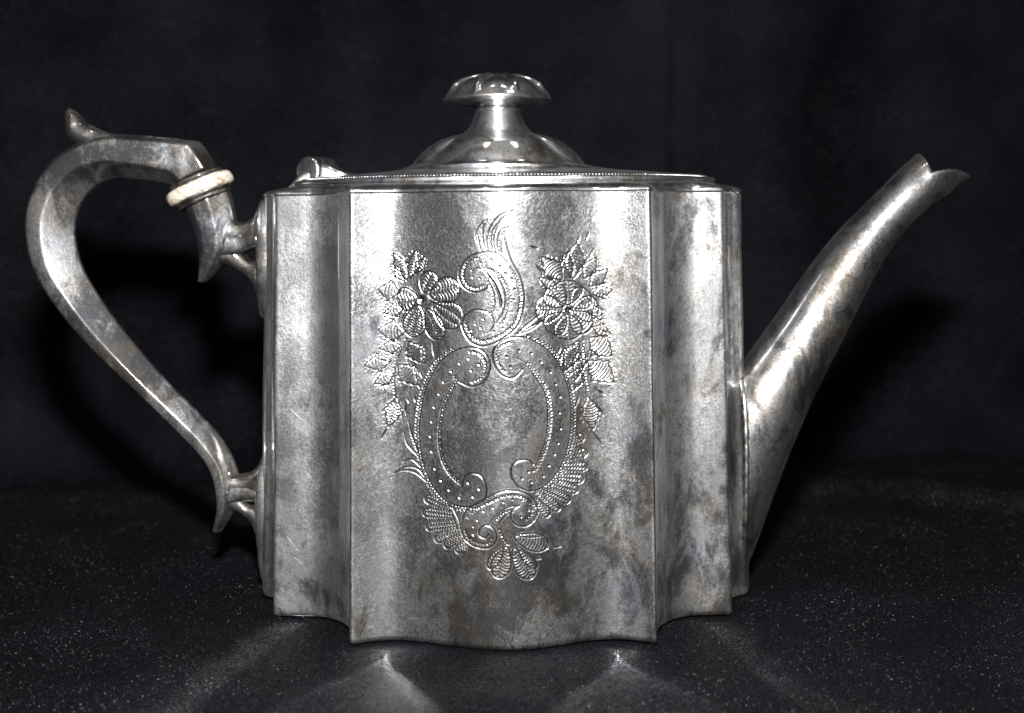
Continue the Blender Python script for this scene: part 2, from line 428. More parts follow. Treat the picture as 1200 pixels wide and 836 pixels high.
def stamp(p, width, depth, lip=0.25):
    """Cut a groove with a thrown-up burr along a densely sampled line; width and depth may vary along it."""
    p = np.asarray(p); n = len(p)
    wd = np.broadcast_to(np.asarray(width, float), (n,)); dp = np.broadcast_to(np.asarray(depth, float), (n,))
    gx = (p[:, 0] - EX0) / EST; gz = (p[:, 1] - EZ0) / EST
    ix, iz = np.round(gx).astype(int), np.round(gz).astype(int)
    rad = int(math.ceil(wd.max() * 1.7 / EST)) + 1
    for a in range(-rad, rad + 1):
        for b in range(-rad, rad + 1):
            if a * a + b * b > rad * rad: continue
            cx, cz = ix + a, iz + b
            ok = (cx >= 0) & (cx < ENX) & (cz >= 0) & (cz < ENZ)
            r = np.hypot(cx - gx, cz - gz) * EST / wd
            h = np.where(r < 1, -dp * (1 - r ** 1.3), 0.0)
            np.minimum.at(CUT, (cz[ok], cx[ok]), h[ok])
            if lip:
                l = np.where((r >= 0.9) & (r < 1.7), dp * lip * np.sin((r - 0.9) / 0.8 * math.pi), 0)
                np.maximum.at(LIP, (cz[ok], cx[ok]), l[ok])
LIP = np.zeros((ENZ, ENX))

def line(p, w=0.26 * MM, d=0.13 * MM, swell=True):
    c = curve(p); t = np.linspace(0, 1, len(c))
    k = (0.55 + 0.45 * np.sin(t * math.pi) ** 0.5) if swell else 1.0
    stamp(c, w * k, d * k)

def zig(p, amp=0.42 * MM, per=0.95 * MM, w=0.22 * MM, d=0.16 * MM, off=0.0, taper_=False):
    """Wriggle-work: a zigzag rocked along a line."""
    c = curve(p, 10, 0.00005)
    t = np.gradient(c, axis=0); t /= np.linalg.norm(t, axis=1, keepdims=True) + 1e-12
    n = np.stack([-t[:, 1], t[:, 0]], 1)
    s = np.arange(len(c)) * 0.00005
    s = s + 0.00012 * np.sin(s * 2900 + c[0, 0] * 9e3)
    tri = 2 * np.abs(((s / per) % 1) * 2 - 1) - 1
    am = amp * (np.clip(np.minimum(np.arange(len(c)), np.arange(len(c))[::-1]) * 0.00005 / 0.003, 0.35, 1) if taper_ else 1.0)
    q = c + n * (off + tri * am * 1.35)[:, None]
    stamp(resample(q, 0.00006), w, d, 0.15)

def dot(fn, X, Y, r=0.42 * MM, d=0.22 * MM):
    p = fn(X, Y); stamp(np.array([p, p + [0.00022, -0.00018]]), r, d, 0.3)

def relief(poly_c, ax, ay, ang, h):
    """A raised oval cushion."""
    zz, xx = np.mgrid[0:ENZ, 0:ENX]
    x = EX0 + xx * EST - poly_c[0]; z = EZ0 + zz * EST - poly_c[1]
    u = x * math.cos(ang) + z * math.sin(ang); v = -x * math.sin(ang) + z * math.cos(ang)
    r2 = (u / ax) ** 2 + (v / ay) ** 2
    np.maximum(HGT, np.where(r2 < 1, h * (1 - r2) ** 0.5, 0), out=HGT)

def petal(a, b, wid, hatch=0.80 * MM, h=0.16 * MM, point=0.0, rows=2, veins=True):
    """A petal or leaf from a (root) to b (tip), outlined, cushioned and filled with rocked hatching."""
    a, b = np.array(a), np.array(b); v = b - a; L = np.linalg.norm(v); v = v / L; n = np.array([-v[1], v[0]])
    relief((a + b) / 2, L * 0.52, wid * 0.55, math.atan2(v[1], v[0]), h)
    t = np.linspace(0, 1, 60)
    if point:
        prof = np.minimum(t / 0.45, (1 - t) / 0.55) ** 0.8 * wid * 0.52 * (1 + 0.09 * np.sin(t * 30))
    else:
        prof = np.sin(t * math.pi) ** 0.55 * wid * 0.5 * (0.62 + 0.62 * t)
    for sgn in (-1, 1):
        e = a + v * (t * L)[:, None] + n * (sgn * prof)[:, None]
        stamp(resample(e, 0.00007), 0.27 * MM, 0.20 * MM)
    if point:
        for sgn in (-1, 1):
            for q_ in np.linspace(0.25, 0.92, 6):
                b0 = a + v * (q_ * L) + n * (sgn * (np.interp(q_, t, prof) + 0.00035))
                ln_ = rng.uniform(0.5, 1.2) * MM
                flick(b0, b0 + (v * 0.75 + n * sgn * 0.6) * ln_, 0.20 * MM, 0.13 * MM)
    if rows:
        for r_ in range(rows):
            f0 = (r_ + 0.5) / rows * 2 - 1
            tt = np.linspace(0.12, 0.93, 40)
            pr = np.interp(tt, t, prof)
            mid = a + v * (tt * L)[:, None] + n * (f0 * pr * 0.86)[:, None]
            nb = max(3, int(L * 0.8 / hatch))
            for q_ in np.linspace(0.14, 0.90, nb):
                hw_ = np.interp(q_, tt, pr) / rows * 0.82
                if hw_ < 0.00025: continue
                e_ = np.linspace(-1, 1, 24)
                base = a + v * (q_ * L) + n * (f0 * np.interp(q_, tt, pr))
                bar = base + n * (e_ * hw_)[:, None] + v * ((0.0005 * (1 - e_ ** 2) + rng.normal(0, 0.00004)))[:, None]
                stamp(resample(bar, 0.00006), 0.17 * MM, 0.15 * MM * rng.uniform(0.6, 1.2), 0.2)
            if veins and r_ < rows - 1:
                f1 = (r_ + 1) / rows * 2 - 1
                e = a + v * (tt * L)[:, None] + n * (f1 * pr)[:, None]
                stamp(resample(e, 0.00007), 0.16 * MM, 0.12 * MM)

def flick(a, b, w=0.42 * MM, d=0.20 * MM):
    """One bright wedge-shaped cut."""
    a, b = np.array(a), np.array(b); t = np.linspace(0, 1, 30)
    stamp(a + (b - a) * t[:, None], w * (0.25 + 0.75 * np.sin(t * math.pi * 0.9)), d * (0.3 + 0.7 * np.sin(t * math.pi * 0.9)))

# the tall S scroll at the top
line(pts(A, (652, 128), (618, 145), (628, 200), (652, 275), (688, 340), (707, 420), (702, 490), (680, 550), (640, 590), (590, 622), (530, 640), (478, 622), (448, 580), (440, 540), (455, 505), (490, 486), (530, 488), (562, 506), (576, 540), (562, 574), (530, 590)), 0.34 * MM, 0.18 * MM)
zig(pts(A, (645, 300), (672, 350), (690, 420), (684, 490), (662, 545), (622, 582), (575, 606), (530, 618), (490, 604), (466, 572), (458, 540)), 0.30 * MM)
line(pts(A, (640, 290), (600, 252), (555, 238), (510, 244), (462, 264), (432, 306), (428, 356), (452, 394), (498, 410), (540, 396), (556, 360), (542, 325), (505, 308), (480, 318)), 0.32 * MM, 0.17 * MM)
zig(pts(A, (510, 262), (470, 280), (448, 315), (447, 352), (465, 382), (500, 393), (532, 380)), 0.26 * MM)
line(pts(A, (528, 306), (572, 322), (606, 370), (626, 430), (618, 490), (585, 545)), 0.30 * MM, 0.16 * MM)
zig(pts(A, (560, 312), (602, 340), (636, 395), (645, 450), (632, 510), (605, 550)), 0.30 * MM)
line(pts(A, (545, 330), (578, 375), (602, 430), (608, 480)), 0.5 * MM, 0.2 * MM)
zig(pts(A, (552, 360), (572, 410), (578, 460), (566, 500)), 0.24 * MM)
for q in ((520, 285), (565, 270), (602, 298), (625, 328), (652, 350), (660, 440), (664, 395), (650, 490), (485, 345), (515, 350), (498, 545), (482, 572), (530, 522), (575, 575), (612, 560), (520, 560)):
    dot(A, *q, 0.34 * MM)
for f in ([(505, 205), (498, 165), (512, 128), (548, 98)], [(548, 98), (530, 140), (530, 195), (548, 240)], [(505, 160), (512, 200), (520, 238)],
          [(552, 240), (545, 190), (562, 130), (604, 82), (672, 58)], [(665, 62), (612, 95), (585, 140), (575, 190), (582, 240)], [(560, 200), (572, 150), (600, 105)],
          [(602, 252), (590, 210), (598, 160), (620, 138), (650, 130)]):
    line(pts(A, *f), 0.27 * MM, 0.15 * MM)
zig(pts(A, (608, 245), (604, 205), (612, 170), (628, 150)), 0.26 * MM)
zig(pts(A, (566, 225), (562, 180), (576, 140)), 0.20 * MM)

# left side of the cartouche
Lo = pts(A, (425, 790), (480, 812), (532, 792), (558, 742), (552, 692), (520, 656), (470, 645), (410, 660), (352, 700), (312, 760)) + pts(B, (250, 60), (235, 130), (228, 200), (232, 280), (250, 360), (285, 430), (330, 475), (390, 497), (440, 490), (475, 465), (480, 420), (462, 382), (430, 370), (400, 380), (388, 410))
line(Lo, 0.34 * MM, 0.18 * MM, False)
zig(Lo[7:19], 0.36 * MM, off=-0.75 * MM)
zig(pts(A, (470, 662), (512, 672), (538, 705), (540, 742), (520, 775), (480, 795)), 0.28 * MM)
Li = pts(A, (440, 735), (405, 775)) + pts(B, (362, 20), (320, 100), (303, 180), (300, 260), (315, 330), (345, 380), (385, 418))
line(Li, 0.28 * MM, 0.15 * MM); zig(Li[1:], 0.36 * MM, off=0.62 * MM)
# right side of the cartouche
Ro = pts(A, (700, 738), (660, 776), (610, 762), (576, 712), (574, 660), (600, 625), (650, 604), (712, 604), (772, 630), (822, 670), (862, 730)) + pts(B, (787, 32), (800, 90), (803, 170), (797, 240), (780, 310), (750, 370), (710, 415), (660, 437), (610, 425), (580, 390), (577, 350), (600, 325), (640, 320), (660, 338))
line(Ro, 0.34 * MM, 0.18 * MM, False)
zig(Ro[7:19], 0.36 * MM, off=0.75 * MM)
zig(pts(A, (650, 622), (606, 640), (592, 680), (600, 720), (626, 752)), 0.28 * MM)
Ri = pts(A, (668, 690), (712, 712), (752, 765)) + pts(B, (662, 12), (698, 50), (712, 100), (716, 170), (705, 250), (680, 320), (655, 362))
Ri = [p for k, p in enumerate(Ri) if k != 3]
line(Ri, 0.28 * MM, 0.15 * MM); zig(Ri[1:], 0.36 * MM, off=0.62 * MM)
for q in ((320, 25), (303, 70), (285, 120), (275, 175), (270, 230), (275, 287), (287, 352), (310, 397), (340, 432), (380, 460), (430, 458), (452, 428), (412, 405),
          (740, 30), (757, 80), (755, 140), (760, 200), (750, 255), (737, 298), (715, 340), (695, 378), (650, 402), (615, 388), (640, 362)):
    dot(B, *q)
for q in ((430, 712), (395, 746), (480, 742), (512, 716), (468, 692), (630, 682), (682, 656), (735, 668), (775, 705), (815, 748), (838, 800), (646, 726)):
    dot(A, *q)

# the small scroll under the cartouche
line(pts(B, (355, 500), (378, 550), (386, 590), (402, 622), (440, 647), (490, 652), (518, 622), (510, 582), (480, 566), (455, 582), (456, 606), (476, 614), (490, 600)), 0.32 * MM, 0.18 * MM, False)
line(pts(B, (388, 566), (398, 524), (430, 492), (480, 466), (532, 442), (590, 436), (642, 452), (672, 488), (672, 530), (642, 566), (602, 568), (574, 542), (580, 510), (606, 492)), 0.32 * MM, 0.18 * MM, False)
zig(pts(B, (410, 540), (440, 506), (490, 482), (540, 460), (590, 453), (632, 468), (654, 495), (652, 525), (630, 548)), 0.28 * MM)
line(pts(B, (606, 490), (560, 502), (520, 530), (488, 566))); line(pts(B, (590, 512), (556, 530), (530, 560), (518, 580)))
zig(pts(B, (580, 505), (545, 520), (512, 552)), 0.24 * MM)
zig(pts(B, (400, 580), (412, 612), (445, 632), (485, 636), (500, 615)), 0.24 * MM)
for q in ((470, 512), (505, 498), (545, 478), (580, 468), (615, 470), (640, 508), (612, 532), (430, 600), (432, 570), (446, 545)): dot(B, *q, 0.36 * MM)

# rocked shell borders
def shell(outer, inner, fn):
    for o_, i_ in zip(outer, inner):
        a, b = fn(*i_), fn(*o_); v = (b - a); L = np.linalg.norm(v); v /= L; n = np.array([-v[1], v[0]])
        relief((a + b) / 2, L * 0.55, 0.0022, math.atan2(v[1], v[0]), 0.15 * MM)
        for q_ in np.linspace(0.06, 0.94, max(4, int(L / (0.82 * MM)))):
            e_ = np.linspace(-1, 1, 40); hw_ = 0.0011 + 0.0005 * q_
            bar = a + v * (q_ * L) + n * (e_ * hw_)[:, None] + v * (0.00028 * np.sin(e_ * 7 + q_ * 3))[:, None]
            stamp(resample(bar, 0.00006), 0.20 * MM, 0.17 * MM * rng.uniform(0.75, 1.1), 0.2)
        th = np.linspace(-1.9, 1.9, 30)
        cap = b + 0.0012 * (v * np.cos(th)[:, None] + n * np.sin(th)[:, None]) * [1, 1]
        stamp(resample(cap, 0.00007), 0.24 * MM, 0.16 * MM)
shell([(262, 468), (256, 520), (268, 572), (300, 618), (335, 640), (378, 658)], [(348, 500), (358, 526), (368, 556), (378, 584), (388, 610), (402, 634)], B)
shell([(838, 236), (850, 292), (850, 345), (835, 392), (815, 432), (785, 470), (748, 500), (710, 522)], [(806, 255), (794, 310), (775, 352), (752, 390), (724, 416), (698, 438), (676, 454), (658, 468)], B)

# spray under the scroll
zig(pts(B, (532, 578), (545, 612), (566, 642)), 0.28 * MM)
petal(B(560, 648), B(522, 765), 6.2 * MM, rows=2); petal(B(545, 650), B(490, 730), 3.4 * MM, rows=1)
petal(B(585, 655), B(655, 765), 6.4 * MM, rows=2); petal(B(600, 650), B(672, 728), 3.0 * MM, rows=1)
petal(B(588, 612), B(718, 642), 5.6 * MM, rows=1); line(pts(B, (592, 606), (650, 612), (705, 604))); flick(B(730, 650), B(765, 645)); flick(B(660, 692), B(690, 690))
# loose strokes at the left
for f in ([(122, 388), (158, 360), (210, 366), (256, 402)], [(130, 372), (175, 346), (220, 352), (250, 385)], [(165, 328), (200, 318), (238, 350)], [(170, 212), (184, 262), (222, 304)], [(188, 170), (202, 232), (226, 285)]):
    line(pts(B, *f), 0.32 * MM, 0.18 * MM)
zig(pts(B, (198, 215), (208, 250), (224, 290)), 0.25 * MM)

# left flower with its leaves
for a, b, w_, r_ in (((275, 410), (315, 325), 6.0, 2), ((300, 425), (428, 385), 8.2, 2), ((318, 462), (438, 545), 8.6, 3), ((290, 480), (345, 612), 6.0, 2), ((255, 465), (225, 600), 7.4, 3), ((248, 435), (165, 445), 7.6, 2)):
    petal(A(*a), A(*b), w_ * MM, rows=r_, h=0.3 * MM)
dot(A, 268, 440, 1.3 * MM, 0.45 * MM)
for a, b, w_ in (((208, 358), (150, 245), 4.2), ((216, 352), (246, 232), 3.6), ((195, 365), (135, 300), 2.0), ((172, 412), (85, 398), 5.2), ((196, 580), (85, 572), 5.6), ((212, 622), (268, 712), 5.0), ((136, 702), (28, 722), 4.6), ((168, 718), (250, 805), 5.4), ((190, 480), (110, 500), 3.4), ((180, 640), (90, 650), 3.6), ((240, 330), (285, 260), 2.8), ((150, 760), (70, 800), 3.6)):
    petal(A(*a), A(*b), w_ * MM * 1.1, rows=1, h=0.25 * MM, point=1)
petal(C(150, 520), C(92, 720), 5.2 * MM, rows=2, point=1); flick(C(85, 720), C(40, 805))
zig(pts(C, (215, 100), (165, 200), (135, 290), (128, 400), (138, 520)), 0.26 * MM)
for q in ((205, 560, 215, 640), (225, 520, 235, 550), (270, 500, 280, 545), (310, 330, 330, 380), (395, 120, 410, 230), (300, 420, 310, 450), (30, 440, 95, 420), (5, 240, 100, 270)): flick(C(q[0], q[1]), C(q[2], q[3]))
# right flower with its leaves
fc = A(893, 485)
for k, (dg, ln, w_) in enumerate(((90, 125, 9.6), (40, 118, 7.4), (2, 132, 8.2), (-42, 128, 7.4), (-88, 128, 9.0), (-130, 125, 7.4), (178, 138, 8.6), (132, 122, 8.0))):
    th = R(dg)
    petal(A(893 + 20 * math.cos(th), 485 - 20 * math.sin(th)), A(893 + ln * math.cos(th), 485 - ln * math.sin(th)), w_ * MM, hatch=0.82 * MM, rows=1 if k % 2 else 2, h=0.3 * MM, veins=False)
stamp(np.array([fc, fc + [0.0006, -0.0003]]), 1.1 * MM, 0.5 * MM)
for a, b, w_ in (((915, 352), (930, 200), 6.0), ((868, 358), (785, 262), 5.6), ((962, 352), (1012, 262), 4.0), ((905, 350), (890, 240), 2.6), ((986, 605), (1078, 682), 6.4), ((980, 705), (1088, 795), 6.6), ((942, 618), (882, 740), 5.0), ((1005, 470), (1035, 530), 3.0), ((985, 385), (1060, 312), 4.0), ((1000, 420), (1080, 400), 3.6), ((850, 395), (775, 350), 3.2), ((1000, 560), (1075, 590), 3.4), ((960, 640), (925, 790), 3.6)):
    petal(A(*a), A(*b), w_ * MM * 1.1, rows=1, h=0.25 * MM, point=1)
for q in ((730, 212, 765, 225), (968, 190, 980, 155), (985, 260, 1000, 225), (930, 330, 960, 290), (955, 300, 975, 270), (1010, 330, 1060, 310), (1040, 425, 1052, 420), (1030, 570, 1070, 585), (930, 205, 942, 170), (755, 290, 790, 330)): flick(A(q[0], q[1]), A(q[2], q[3]))
petal(D(390, 480), D(420, 690), 5.6 * MM, rows=1, point=1); petal(D(330, 290), D(282, 440), 5.2 * MM, rows=1, point=1); petal(D(322, 130), D(232, 310), 5.4 * MM, rows=2, point=1)
flick(D(405, 690), D(480, 790)); flick(D(445, 520), D(485, 600)); flick(D(360, 560), D(350, 600)); flick(D(330, 460), D(305, 540)); flick(D(440, 425), D(495, 462)); flick(D(205, 140), D(195, 190)); flick(D(305, 700), D(345, 770)); flick(D(400, 160), D(470, 225))
zig(pts(D, (352, 110), (348, 220), (362, 330), (385, 450)), 0.26 * MM)
for f in ([(672, 592), (740, 566), (806, 518)], [(676, 588), (722, 548), (782, 502)], [(690, 580), (760, 545), (800, 530)]): line(pts(A, *f), 0.36 * MM, 0.2 * MM)
# matted ground pricked round the flowers
for cx, cy_, rr, cnt in ((250, 430, 200, 260), (920, 470, 210, 260), (220, 720, 120, 110), (990, 700, 120, 130)):
    for _ in range(cnt):
        a_, r_ = random.uniform(0, 6.283), rr * math.sqrt(random.uniform(0.2, 1))
        p = A(cx + r_ * math.cos(a_), cy_ + r_ * math.sin(a_)); l = random.uniform(0.2, 0.7) * MM
        stamp(np.array([p, p + [l * 0.5, l * 0.7], p + [l, l]]), 0.12 * MM, 0.035 * MM, 0)
REL = HGT * 0.6 + np.where(CUT < -1e-6, CUT * 1.45, LIP * 0.7)

def panel_mesh():
    s = np.concatenate([[0], np.cumsum(np.linalg.norm(np.diff(panel_curve, axis=0), axis=1))])
    n = int(s[-1] / 0.00016); t = np.linspace(0, s[-1], n + 1)
    pc = np.stack([np.interp(t, s, panel_curve[:, k]) for k in range(2)], 1)
    tg = np.gradient(pc, axis=0); nr = np.stack([tg[:, 1], -tg[:, 0]], 1); nr /= np.linalg.norm(nr, axis=1, keepdims=True)
    # smooth the plan so that facets of the sampling do not show
    zs = np.concatenate([[0.0, 0.0005, 0.0013], np.arange(0.0022, BODY_H, 0.00018), [BODY_H]])
    ins = np.zeros(len(zs)); ins[:3] = (0.0018, 0.0007, 0.0001)
    P = np.zeros((len(zs), len(pc), 3))
    tp = taper(zs)[:, None]
    P[..., 0] = (pc[None, :, 0] - nr[None, :, 0] * ins[:, None]) * tp
    P[..., 1] = pc[None, :, 1] - nr[None, :, 1] * ins[:, None]
    P[..., 2] = zs[:, None]
    d = wobble(P, 1.3)
    gx = np.clip((P[..., 0] - EX0) / EST, 0, ENX - 1.001); gz = np.clip((P[..., 2] - EZ0) / EST, 0, ENZ - 1.001)
    ix, iz = gx.astype(int), gz.astype(int); fx, fz = gx - ix, gz - iz
    e = REL[iz, ix] * (1 - fx) * (1 - fz) + REL[iz, ix + 1] * fx * (1 - fz) + REL[iz + 1, ix] * (1 - fx) * fz + REL[iz + 1, ix + 1] * fx * fz
    inside = (P[..., 2] > EZ0) & (P[..., 2] < EZ1)
    d = d + np.where(inside, e, 0)
    P[..., 0] += nr[None, :, 0] * d; P[..., 1] += nr[None, :, 1] * d
    mk = np.where(CUT < -2e-5, -np.clip(-CUT / 0.00016, 0, 1), np.clip(LIP / 0.00004, 0, 1) * 0.8 + np.clip(HGT / 0.0003, 0, 0.5))
    return P, np.where(inside, mk[iz, ix], 0).astype(np.float32)
PP, MK = panel_mesh()
panel_me = grid_mesh('engraved_panel', PP)
panel_me.attributes.new('cut', 'FLOAT', 'POINT').data.foreach_set('value', MK.ravel())
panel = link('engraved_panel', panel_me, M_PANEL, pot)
panel['label'] = 'front panel engraved with flowers, scrolls and an empty cartouche'

# ------------------------------------------------------------------ rim and shoulder
def ring_rows(rows):
    """rows: (outward offset, shrink towards the lid oval 0..1, z)"""
    P = np.zeros((len(rows), len(PLAN), 3))
    ang = np.arctan2(PLAN[:, 1] / 0.050, PLAN[:, 0] / 0.080)
    oval = np.stack([LIDA * np.cos(ang), LIDB * np.sin(ang)], 1)
    for k, (o_, f, z) in enumerate(rows):
        b = PLAN * [taper(z), 1] + PN * o_
        q = b * (1 - f) + oval * f
        P[k, :, :2] = q; P[k, :, 2] = z
    return P
LIDA, LIDB = 0.0735, 0.0445
rim = link('rim', grid_mesh('rim', ring_rows([(-0.0001, 0, BODY_H - 0.0006), (0.0003, 0, BODY_H - 0.0004), (0.0005, 0, BODY_H - 0.0001), (0.0005, 0, BODY_H + 0.0004), (0.0001, 0, BODY_H + 0.0009), (-0.0006, 0, BODY_H + 0.0013), (0, 0.3, BODY_H + 0.0019), (0, 0.8, BODY_H + 0.0028), (0, 1.0, BODY_H + 0.0030), (0, 1.06, BODY_H + 0.0026)]), closed_u=True, cap1=True), M_LID, body)
floor_me = grid_mesh('base_plate', np.stack([np.column_stack([PLAN * 0.975, np.full(len(PLAN), 0.0006)]), np.column_stack([PLAN * 0.5, np.full(len(PLAN), 0.0006)])]), closed_u=True, cap1=True, flip=True)
link('base_plate', floor_me, M_BODY, body)

# ------------------------------------------------------------------ lid
LZ = BODY_H + 0.0030
LCX = 0.0005
def lobes(th, depth):
    """Four broad lobes meeting in creases."""
    c = R(27)
    a = np.abs(np.arctan2(np.sin(th), np.cos(th))); a = np.minimum(a, math.pi - a)
    side = np.sin(np.clip((c - a) / c, 0, 1) * math.pi / 2)
    frontl = np.sin(np.clip((a - c) / (math.pi / 2 - c), 0, 1) * math.pi / 2)
    return 1 - depth * (1 - np.maximum(side ** 0.62, frontl ** 0.62))
TH = np.linspace(0, 2 * math.pi, 193)[:-1]
DCX = -0.0016
def lid_mesh():
    rows = []
    def add(ax, ay, z, dep=0.0, cx=LCX):
        l = lobes(TH, dep) if dep else 1.0
        rows.append(np.column_stack([cx + ax * np.cos(TH) * l, ay * np.sin(TH) * l, np.full(len(TH), z)]))
    for f, z in ((0.985, LZ - 0.0006), (1.0, LZ + 0.0002), (1.003, LZ + 0.0010), (0.998, LZ + 0.0017), (0.985, LZ + 0.0020), (0.972, LZ + 0.0019), (0.955, LZ + 0.0021), (0.935, LZ + 0.0029), (0.90, LZ + 0.0030),
                 (0.80, LZ + 0.0036), (0.65, LZ + 0.0045), (0.52, LZ + 0.0054)):
        add(LIDA * f, LIDB * f, z)
    for rx, ry, z, dep in ((0.0322, 0.0232, 0.1490, 0.03), (0.0303, 0.0220, 0.1500, 0.10), (0.0284, 0.0208, 0.1524, 0.18), (0.0258, 0.0192, 0.1550, 0.23), (0.0222, 0.0172, 0.1576, 0.24), (0.0172, 0.0142, 0.1595, 0.17), (0.0132, 0.0124, 0.1604, 0.05),
                           (0.0116, 0.0114, 0.1613, 0), (0.0103, 0.0103, 0.1628, 0), (0.0090, 0.0090, 0.1650, 0), (0.0081, 0.0081, 0.1672, 0), (0.0078, 0.0078, 0.1680, 0), (0.0082, 0.0082, 0.1684, 0), (0.0083, 0.0083, 0.1690, 0), (0.0078, 0.0078, 0.1695, 0), (0.0082, 0.0082, 0.1706, 0), (0.0095, 0.0095, 0.1718, 0)):
        add(rx, ry, z + 0.0002, dep, DCX)
    P = np.stack(rows)
    P2 = catmull(P.reshape(len(rows), -1), 4).reshape(-1, len(TH), 3)
    return P2
lid = link('lid', grid_mesh('lid', lid_mesh(), closed_u=True, cap1=True), M_LID, pot)
# beaded edge: far too small to pick apart
def beads():
    bm = bmesh.new(); n = 330
    t = np.linspace(0, 2 * math.pi, 4000); ex, ey = LIDA * 0.962 * np.cos(t), LIDB * 0.962 * np.sin(t)
    s = np.concatenate([[0], np.cumsum(np.hypot(np.diff(ex), np.diff(ey)))])
    for k in range(n):
        tt = np.interp(k / n * s[-1], s, t)
        bmesh.ops.create_icosphere(bm, subdivisions=1, radius=0.00046, matrix=Matrix.Translation((LCX + LIDA * 0.962 * math.cos(tt), LIDB * 0.962 * math.sin(tt), LZ + 0.0022)))
    me = bpy.data.meshes.new('beading'); bm.to_mesh(me); bm.free(); return me
bd = link('beading', beads(), M_LID, lid); bd['kind'] = 'stuff'
# knob
def knob_mesh():
    prof = [(0.0080, 0.1712), (0.0130, 0.1713), (0.0172, 0.1716), (0.0187, 0.1721), (0.0189, 0.1727), (0.0182, 0.1738), (0.0168, 0.1757), (0.0147, 0.1775), (0.0118, 0.1791), (0.0082, 0.1803), (0.0042, 0.1810), (0.0004, 0.1812)]
    prof = catmull(prof, 5)
    rows = []
    for r_, z in prof:
        k = np.clip((z - 0.1730) / 0.004, 0, 1) * np.clip(r_ / 0.006, 0, 1)
        a = (TH + R(22.5)) * 8 / (2 * math.pi); fr = np.abs((a % 1) - 0.5) * 2      # 1 at the ribs
        rib = np.exp(-((1 - fr) / 0.11) ** 2) * 0.0014 + (1 - np.cos((1 - fr) * math.pi)) * 0.00035
        rr = r_ + k * (rib - 0.0002)
        rows.append(np.column_stack([DCX + rr * np.cos(TH), rr * np.sin(TH), np.full(len(TH), z) + k * rib * 0.6]))
    return np.stack(rows)
link('knob', grid_mesh('knob', knob_mesh(), closed_u=True, cap0=True, cap1=True), M_LID, lid)

# ------------------------------------------------------------------ lofted pieces (spout, handle, brackets)
def loft(name, stations, section, mat, parent, n=10, closed_ends=(True, True), yoff=0.0):
    """stations: (Lu, Lv, Ru, Rv, half depth[, section parameter]) edge to edge in the plane of the pot; section: (t, y) pairs round the tube or a function of the parameter."""
    st = []
    for s in stations:
        a, b = measure(s[0], s[1]), measure(s[2], s[3])
        st.append([a[0], a[2], b[0], b[2], s[4], s[5] if len(s) > 5 else 0.0])
    st = catmull(np.array(st), n)
    rows = []
    for lx, lz, rx, rz, h, prm in st:
        sec = np.array(section(prm) if callable(section) else section)
        t, y = sec[:, 0], sec[:, 1]
        rows.append(np.column_stack([lx + (rx - lx) * t, y * h + yoff, lz + (rz - lz) * t]))
    P = np.stack(rows)
    me = grid_mesh(name, P, closed_u=True, cap0=closed_ends[0], cap1=closed_ends[1])
    o = link(name, me, mat, parent)
    fix_normals(me)
    return o
def fix_normals(me):
    bm = bmesh.new(); bm.from_mesh(me); bmesh.ops.recalc_face_normals(bm, faces=bm.faces); bm.to_mesh(me); bm.free()
def round_sec(n=40, p=2.0):
    a = np.linspace(0, 2 * math.pi, n + 1)[:-1]
    c, s = np.cos(a), np.sin(a)
    return np.column_stack([0.5 - 0.5 * np.sign(c) * np.abs(c) ** (2 / p), np.sign(s) * np.abs(s) ** (2 / p)])
def bevel_poly(poly, r=0.16):
    """Round the corners of a polygonal section a little."""
    p = np.array(poly); out = []
    for k in range(len(p)):
        a, b, c = p[k - 1], p[k], p[(k + 1) % len(p)]
        la, lc = np.linalg.norm((a - b) * [1, 0.5]), np.linalg.norm((c - b) * [1, 0.5])
        ra, rc = min(r, la * 0.4) / la, min(r, lc * 0.4) / lc
        q0, q1 = b + (a - b) * ra, b + (c - b) * rc
        for t in (0, 0.33, 0.67, 1):
            out.append((1 - t) ** 2 * q0 + 2 * t * (1 - t) * b + t * t * q1)
    return np.array(out)

